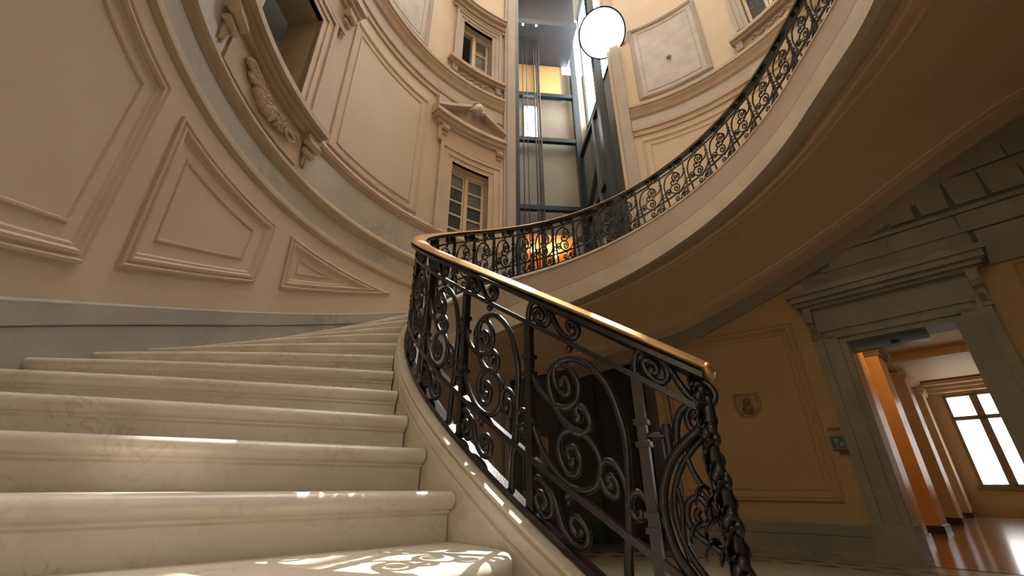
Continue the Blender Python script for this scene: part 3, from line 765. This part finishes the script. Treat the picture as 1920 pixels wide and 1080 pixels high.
# shield plaque on the ochre wall
pq = MB()
def shield(k, h, zc=.965):
    t = 58.3; o = [(-.15, .15), (.15, .15), (.16, .0), (.12, -.11), (.05, -.15), (-.05, -.15), (-.12, -.11), (-.16, 0)]
    return [cp(R-h, t+deg(x*k/R), zc+z*k) for x, z in o]
pq.loft([shield(1, .0), shield(1, .025), shield(.86, .035), shield(.78, .018)])
pl = pq.build('wall_plaque', mat('worn plaque stone', (.40, .275, .14), .6, col2=(.34, .23, .115), nscale=8)); tag(pl, 'small shield-shaped carved stone plaque on the ochre wall right of the railing', 'plaque')
m = MB(); m.ball(cp(R-.035, 58.3, 1.0), (.05, .05, .05), 8, 5); m.ball(cp(R-.03, 58.3, .91), (.07, .07, .06), 8, 5); m.build('carved_boss', mat('dark plaque boss', (.27, .15, .07), .6), pl)

sg = empty('exit_sign', cp(R, 44.3, .42)); tag(sg, 'small green and white emergency sign with red tab beside the marble doorway', 'sign')
m = MB(); m.cyl(43.15, 45.55, .375, .53, R-.035, R-.002, 1); m.build('housing', LSTEEL, sg)
m = MB(); m.cyl(43.35, 45.35, .39, .515, R-.040, R-.034, 1); m.build('face', mat('green sign face', (.07, .12, .095), .35), sg)
m = MB(); m.cyl(44.2, 44.9, .45, .49, R-.043, R-.039, 1); m.cyl(43.5, 44.1, .41, .46, R-.043, R-.039, 1); m.cyl(44.4, 44.7, .40, .44, R-.043, R-.039, 1); m.ball(cp(R-.041, 44.0, .485), (.012, .012, .012)); m.build('pictogram', mat('white sign print', (.26, .30, .27), .4), sg)
m = MB(); m.cyl(43.0, 44.6, .325, .375, R-.035, R-.002, 1); m.build('red_tab', mat('red sign tab', (.20, .025, .025), .4), sg)
npl = MB(); npl.cyl(43.5, 45.6, .590, .615, R-.018, R-.001, 1)
tag(npl.build('nameplate', mat('tarnished brass plate', (.22, .15, .05), .4, .5)), 'narrow tarnished brass strip above the green emergency sign', 'plate')

# ------------------------------------------------------------------ corridor beyond the doorway
NE = 14.1
mb = MB(); mb.add([dp(-.3, 3.475, ZF+.002), dp(3.2, 3.475, ZF+.002), dp(3.2, NE, ZF+.002), dp(-.3, NE, ZF+.002)], [(0, 1, 2, 3)])
mb2 = MB(); mb2.grid([[dp(s, n, ZF+.004) for n in (3.47, 5, 8, 11, NE)] for s in (-.3, 1, 3.2)]); struct(mb2.build('floor_corridor', CFLOOR, smooth=False))
mb = MB(); mb.grid([[dp(-.28, n, z) for n in (3.5, NE)] for z in (ZF, 2.62)]); struct(mb.build('wall_corridor_left', CORW, smooth=False))
mb = MB(); mb.grid([[dp(3.2, n, z) for n in (3.5, NE)] for z in (ZF, 2.62)]); struct(mb.build('wall_corridor_right', CORW, smooth=False))
mb = MB(); mb.grid([[dp(s, n, 2.62) for n in (3.5, NE)] for s in (-.3, 3.2)]); ce = struct(mb.build('ceiling_corridor', CEILC, smooth=False))
for n0, n1, z0 in ((6.6, 7.2, 2.46), (9.6, 10.1, 2.46)):
    m = MB(); m.box(dp, -.28, 3.2, n0, n1, z0, 2.62); m.build('beam', CEILC, ce, smooth=False)
for z0, n0 in ((2.50, 13.5), (2.42, 13.7), (2.33, 13.85)):
    m = MB(); m.box(dp, -.28, 3.2, n0, NE, z0, z0+.1); m.build('cornice_step', CEILC, ce, smooth=False)
m = MB(); m.box(dp, -.28, -.02, 3.6, NE, 2.42, 2.62); m.box(dp, -.28, .06, 3.6, NE, 2.52, 2.62); m.build('side_cornice', CEILC, ce, smooth=False)
# end wall with its window
ws0, ws1, wz0, wz1 = .34, 1.56, -.02, 2.27
mb = MB(); ss = [-.3, ws0, ws1, 3.2]; zz = [ZF, wz0, wz1, 2.62]
for i in range(3):
    for j in range(3):
        if i == 1 and j == 1: continue
        mb.add([dp(ss[i], NE, zz[j]), dp(ss[i+1], NE, zz[j]), dp(ss[i+1], NE, zz[j+1]), dp(ss[i], NE, zz[j+1])], [(0, 1, 2, 3)])
ew = struct(mb.build('wall_corridor_end', CORW, smooth=False))
m = MB(); m.box(dp, .6, 2.4, NE-.03, NE, -.55, -.20); m.build('dado_panel', CORW, ew, smooth=False)
m = MB(); m.box(dp, -.3, 3.2, NE-.04, NE, -.18, -.13); m.build('dado_rail', CORW, ew, smooth=False)
w = empty('window_6', dp(.95, NE, wz0)); struct(w)
for b in ((ws0, ws0+.07, wz0, wz1), (ws1-.07, ws1, wz0, wz1), (.86, 1.02, wz0, wz1), (ws0, ws1, wz0, wz0+.06), (ws0, ws1, wz1-.06, wz1), (ws0, ws1, 1.60, 1.70)):
    m = MB(); m.box(dp, b[0], b[1], NE-.02, NE+.10, b[2], b[3]); m.build('glazing_bar', mat('taupe window joinery', (.27, .225, .185), .45), w, smooth=False)
for b in ((ws0+.07, .86, .04, 1.60), (1.02, ws1-.07, .04, 1.60), (ws0+.07, .86, 1.70, 2.21), (1.02, ws1-.07, 1.70, 2.21)):
    m = MB(); m.box(dp, b[0], b[1], NE+.03, NE+.036, b[2], b[3]); m.build('pane', GNET2, w, smooth=False)
m = MB(); m.box(dp, ws0-.05, ws1+.05, NE-.10, NE+.02, -.07, -.02); m.build('sill', mat('taupe window joinery', (.27, .225, .185), .45), w, smooth=False)
lampc = empty('ceiling_lamp', dp(.55, 6.25, 2.36)); tag(lampc, 'small warm corridor ceiling lamp just beyond the marble doorway', 'lamp')
m = MB(); m.ball(dp(.55, 6.25, 2.42), .075, 12, 8); m.build('bulb', emis('warm corridor bulb', (1.0, .62, .28), 230), lampc)
m = MB(); m.tube([dp(.55, 6.25, 2.50), dp(.55, 6.25, 2.62)], .03, 8); m.build('stem', MOULD, lampc)
# pilasters along the left of the corridor
NM = ['nearest', 'second', 'third', 'farthest']
for i, n1 in enumerate((5.98, 8.31, 11.18, 13.9)):
    p = empty('pilaster', dp(.0, n1-.4, ZF))
    tag(p, 'ochre square corridor pilaster with dark foot, %s from the marble doorway' % NM[i], 'pilaster', 'ochre pilasters lining the corridor')
    m = MB(); m.box(dp, -.28, .03, n1-.75, n1, -.58, 2.30); m.build('shaft', PILM if i < 2 else mat('pale corridor pilaster', (.66, .50, .30), .45), p, smooth=False)
    m = MB(); m.box(dp, -.28, .055, n1-.78, n1+.02, ZF, -.58); m.build('foot', mat('dark pilaster foot', (.05, .03, .025), .3), p, smooth=False)
    m = MB(); m.box(dp, -.28, .075, n1-.80, n1+.04, 2.24, 2.30); m.box(dp, -.28, .10, n1-.83, n1+.07, 2.30, 2.40); m.build('capital', CEILC if i > 1 else mat('dark capital', (.20, .11, .06), .5), p, smooth=False)
# terrace parapet outside the corridor window
pp = empty('balustrade', dp(1, NE+5, ZF)); tag(pp, 'pale terrace balustrade outside the corridor window', 'balustrade')
TER = mat('pale terrace stone', (.75, .66, .52), .7)
m = MB(); m.box(dp, -3, 5, NE+5, NE+5.3, .48, .56); m.build('coping', TER, pp, smooth=False)
m = MB(); m.box(dp, -3, 5, NE+5, NE+5.3, ZF, -.35); m.build('base_course', TER, pp, smooth=False)
for i in range(26):
    m = MB(); s0 = -2.6+i*.28; pf = ((.05, -.35), (.05, -.30), (.03, -.26), (.07, -.12), (.085, -.02), (.06, .12), (.035, .25), (.035, .36), (.06, .40), (.06, .48))
    c = dp(s0, NE+5.15, 0); m.loft([[(c[0]+r*cos(2*pi*k/8), c[1]+r*sin(2*pi*k/8), z) for k in range(8)] for r, z in pf]); m.build('baluster', TER, pp)
mb = MB(); mb.box(dp, -4, 6, NE+.1, NE+8, ZF-.2, ZF-.02); struct(mb.build('floor_terrace', TER, smooth=False))

# ------------------------------------------------------------------ lift recess and lift tower
# recess walls
def lquad(mb, a): mb.add([lp(*q) for q in a], [(0, 1, 2, 3)])
BZ = 13.0; NB = 5.42; SL, SR = -1.08, 1.22
GAP = (4.05, 5.15)      # lit landing seen through the shaft
mb = MB()
ss = [SL, -.51, -.09, -.08, .62, 1.0, SR]; zz = [ZF, GAP[0], GAP[1], 8.0, 9.2, BZ]
zz.insert(5, 10.5)
for i in range(6):
    for j in range(6):
        if i in (1, 2, 3) and j == 1: continue       # lit landing
        if i >= 4 and j == 5: continue               # open corner of the glazed top
        if i == 1 and j == 3: continue               # bright shaft window
        lquad(mb, [(ss[i], NB, zz[j]), (ss[i+1], NB, zz[j]), (ss[i+1], NB, zz[j+1]), (ss[i], NB, zz[j+1])])
wb = struct(mb.build('wall_shaft_back', SHAFTW, smooth=False))
m = MB(); m.box(lp, -1.05, .55, NB-.03, NB, 9.45, 11.2); m.build('orange_lit_field', SHAFTO, wb, smooth=False)
mb = MB(); lquad(mb, [(SL, 3.2, ZF), (SL, NB, ZF), (SL, NB, BZ), (SL, 3.2, BZ)]); struct(mb.build('wall_shaft_left', SHAFTW, smooth=False))
mb = MB(); lquad(mb, [(SR, 3.2, ZF), (SR, NB, ZF), (SR, NB, 8.5), (SR, 3.2, 8.5)])
struct(mb.build('wall_shaft_right', SHAFTW, smooth=False))
# glazed light shaft on the right side of the recess, open to the sun
w = empty('window_7', lp(SR, 4.4, 8.5)); struct(w)
for n0, n1 in ((3.22, 3.27), (5.38, 5.42)):
    m = MB(); m.box(lp, SR-.03, SR+.03, n0, n1, 8.5, BZ); m.build('glazing_bar', STEEL, w, smooth=False)
for z0 in (8.5, BZ-.05):
    m = MB(); m.box(lp, SR-.03, SR+.03, 3.22, NB, z0, z0+.05); m.build('glazing_bar', STEEL, w, smooth=False)
m = MB(); m.box(lp, SR, SR+.006, 3.27, 5.38, 8.55, BZ-.05); m.build('pane', GCLEAR, w, smooth=False)
m = MB(); m.box(lp, .62, SR, NB+.01, NB+.016, 10.5, BZ); m.build('pane', GCLEAR, w, smooth=False)
mb = MB(); lquad(mb, [(SL, 3.2, BZ), (SR, 3.2, BZ), (SR, NB, BZ), (SL, NB, BZ)]); struct(mb.build('ceiling_shaft', DARK, smooth=False))
# bright window in the back of the shaft
w = empty('window_8', lp(-.30, NB, 8.0)); struct(w)
for a in ((-.51, -.47, 8.0, 9.2), (-.13, -.09, 8.0, 9.2), (-.51, -.09, 8.0, 8.06), (-.51, -.09, 9.15, 9.2)):
    m = MB(); m.box(lp, a[0], a[1], NB-.02, NB+.05, a[2], a[3]); m.build('window_frame', LSTEEL, w, smooth=False)
m = MB(); m.box(lp, -.47, -.13, NB+.02, NB+.026, 8.06, 9.15); m.build('pane', GCLEAR, w, smooth=False)

# lit landing room behind the shaft
mb = MB()
for q in ([(-.9, NB, GAP[0]), (1.4, NB, GAP[0]), (1.4, NB+2.2, GAP[0]), (-.9, NB+2.2, GAP[0])], [(-.9, NB, 5.35), (1.4, NB, 5.35), (1.4, NB+2.2, 5.35), (-.9, NB+2.2, 5.35)],
          [(-.9, NB+2.2, GAP[0]), (1.4, NB+2.2, GAP[0]), (1.4, NB+2.2, 5.35), (-.9, NB+2.2, 5.35)], [(-.9, NB, GAP[0]), (-.9, NB+2.2, GAP[0]), (-.9, NB+2.2, 5.35), (-.9, NB, 5.35)],
          [(1.4, NB, GAP[0]), (1.4, NB+2.2, GAP[0]), (1.4, NB+2.2, 5.35), (1.4, NB, 5.35)]): lquad(mb, q)
struct(mb.build('wall_landing_room', mat('warm landing plaster', (.72, .46, .20), .6), smooth=False))
BULB = emis('warm bulb', (1.0, .72, .38), 90)
for i, (s0, n0, z0, lab) in enumerate(((-.20, NB+.9, 5.25, 'small glowing wall lamp behind the lift shaft, nearer the blue left post'), (.36, NB+.9, 5.18, 'brighter glowing wall lamp behind the lift shaft, under the railing curve'))):
    p = empty('wall_lamp', lp(s0, n0, z0-.25)); tag(p, lab, 'lamp', 'lamps in the lit landing room')
    m = MB(); m.ball(lp(s0, n0, z0), .05+.03*i, 10, 7); m.build('bulb', BULB, p)
    m = MB(); m.tube([lp(s0, n0, z0-1.0), lp(s0, n0, z0-.05)], .012, 6); m.ball(lp(s0, n0, z0-.06), (.03, .03, .02)); m.tube([lp(s0, n0, z0-1.0), lp(s0, n0, z0-1.02)], .09, 10); m.build('stem', MOULD, p)

# steel lift tower
lt = empty('lift_tower', lp(0, 4.4, ZF)); tag(lt, 'tall dark blue steel lift tower with glass sides rising in the wall recess', 'lift')
def lbox(name, m_, *b, par=lt):
    m = MB(); m.box(lp, *b); return m.build(name, m_, par, smooth=False)
HT = 12.9
lbox('corner_post', STEEL, -.98, -.82, 3.48, 3.64, ZF, HT)
lbox('corner_post', STEEL, .84, 1.0, 3.48, 3.64, ZF, HT)
lbox('corner_post', STEEL, .80, .95, 5.18, 5.34, ZF, HT)
lbox('corner_post', STEEL, -1.0, -.86, 5.18, 5.34, ZF, HT)
lbox('guide_rail', LSTEEL, .86, .93, 4.02, 4.12, ZF, 7.4)
lbox('guide_rail', DARK, -.12, -.09, 5.25, 5.31, ZF, HT)
for z0 in (1.9, 3.9, 5.68, 7.75, 9.32, 11.2):
    lbox('back_beam', STEEL, -.98, .95, 5.20, 5.30, z0, z0+.12)
for z0 in (1.9, 5.3, 7.3):
    lbox('side_beam', STEEL, .86, .96, 3.6, 5.3, z0, z0+.12)
lbox('front_beam', STEEL, -.98, 1.0, 3.5, 3.6, 1.75, 2.0)
m = MB(); m.hexa([lp(.86, 3.70, 5.55), lp(.93, 3.70, 5.55), lp(.93, 3.78, 5.55), lp(.86, 3.78, 5.55), lp(.86, 3.70, 5.68), lp(.93, 3.70, 5.68), lp(.93, 3.78, 5.68), lp(.86, 3.78, 5.68)])
m = MB(); m.tube([lp(.90, 5.1, 5.45), lp(.90, 4.1, 6.05)], .055, 6); m.build('diagonal_brace', STEEL, lt)
for s0, n0 in ((-.60, 4.6), (-.50, 4.6), (-.30, 4.7), (-.24, 4.7), (-.17, 4.7), (-.72, 4.5)):
    m = MB(); m.tube([lp(s0, n0, ZF+.1), lp(s0, n0, 11.0)], .017 if s0 > -.4 else .011, 6); m.build('cable', DARK, lt)
for z0, z1 in ((2.05, 3.9), (4.0, 5.25), (5.45, 7.2)):
    m = MB(); m.box(lp, .90, .906, 3.66, 5.16, z0, z1); m.build('side_pane', GLIFT, lt, smooth=False)
# landing gate at the ground: dark panelled doors
for s0 in (-.80, -.25, .30):
    lbox('door_leaf', mat('dark blue lift door', (.018, .028, .036), .3), s0, s0+.50, 3.52, 3.56, ZF+.03, 1.72)
    lbox('door_stile', STEEL, s0+.50, s0+.55, 3.48, 3.58, ZF, 1.75)
lbox('door_reflection', mat('painted amber reflection', (.35, .20, .09), .3), -.58, -.46, 3.515, 3.522, .2, .62)  # orange reflection in the lift door, put into the colour
lbox('threshold', DARK, -1.0, 1.0, 3.1, 3.5, ZF, ZF+.04)

car = empty('lift_car', lp(0, 4.7, 10.9)); tag(car, 'dark lift car seen from below at the top of the lift tower', 'lift')
lbox('floor_pan', CARIN, -.80, .78, 4.27, 5.38, 10.75, 10.83, par=car)
lbox('body', CARIN, -.78, .76, 4.29, 5.37, 10.83, 12.85, par=car)
lbox('sill_lintel', CARIN, -.80, .78, 4.19, 4.27, 10.70, 10.90, par=car)
SPOT = emis('spot lens', (1.0, .86, .65), 30)
for s0 in (-.62, -.28):
    m = MB(); m.ball(lp(s0, 4.22, 10.68), .024, 8, 5); m.build('spotlight', SPOT, car)

# added glowing disc for the core of the sun's glare, on the lift post
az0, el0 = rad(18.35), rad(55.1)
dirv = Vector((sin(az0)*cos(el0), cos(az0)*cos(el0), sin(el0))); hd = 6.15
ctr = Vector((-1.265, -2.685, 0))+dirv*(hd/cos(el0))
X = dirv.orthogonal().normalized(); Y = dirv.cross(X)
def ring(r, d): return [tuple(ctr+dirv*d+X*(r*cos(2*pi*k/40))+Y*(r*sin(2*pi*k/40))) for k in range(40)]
fl = empty('sun_glare_disc', tuple(ctr)); tag(fl, 'added blazing white disc for the sun glare, high on the right post of the lift tower', 'lamp')
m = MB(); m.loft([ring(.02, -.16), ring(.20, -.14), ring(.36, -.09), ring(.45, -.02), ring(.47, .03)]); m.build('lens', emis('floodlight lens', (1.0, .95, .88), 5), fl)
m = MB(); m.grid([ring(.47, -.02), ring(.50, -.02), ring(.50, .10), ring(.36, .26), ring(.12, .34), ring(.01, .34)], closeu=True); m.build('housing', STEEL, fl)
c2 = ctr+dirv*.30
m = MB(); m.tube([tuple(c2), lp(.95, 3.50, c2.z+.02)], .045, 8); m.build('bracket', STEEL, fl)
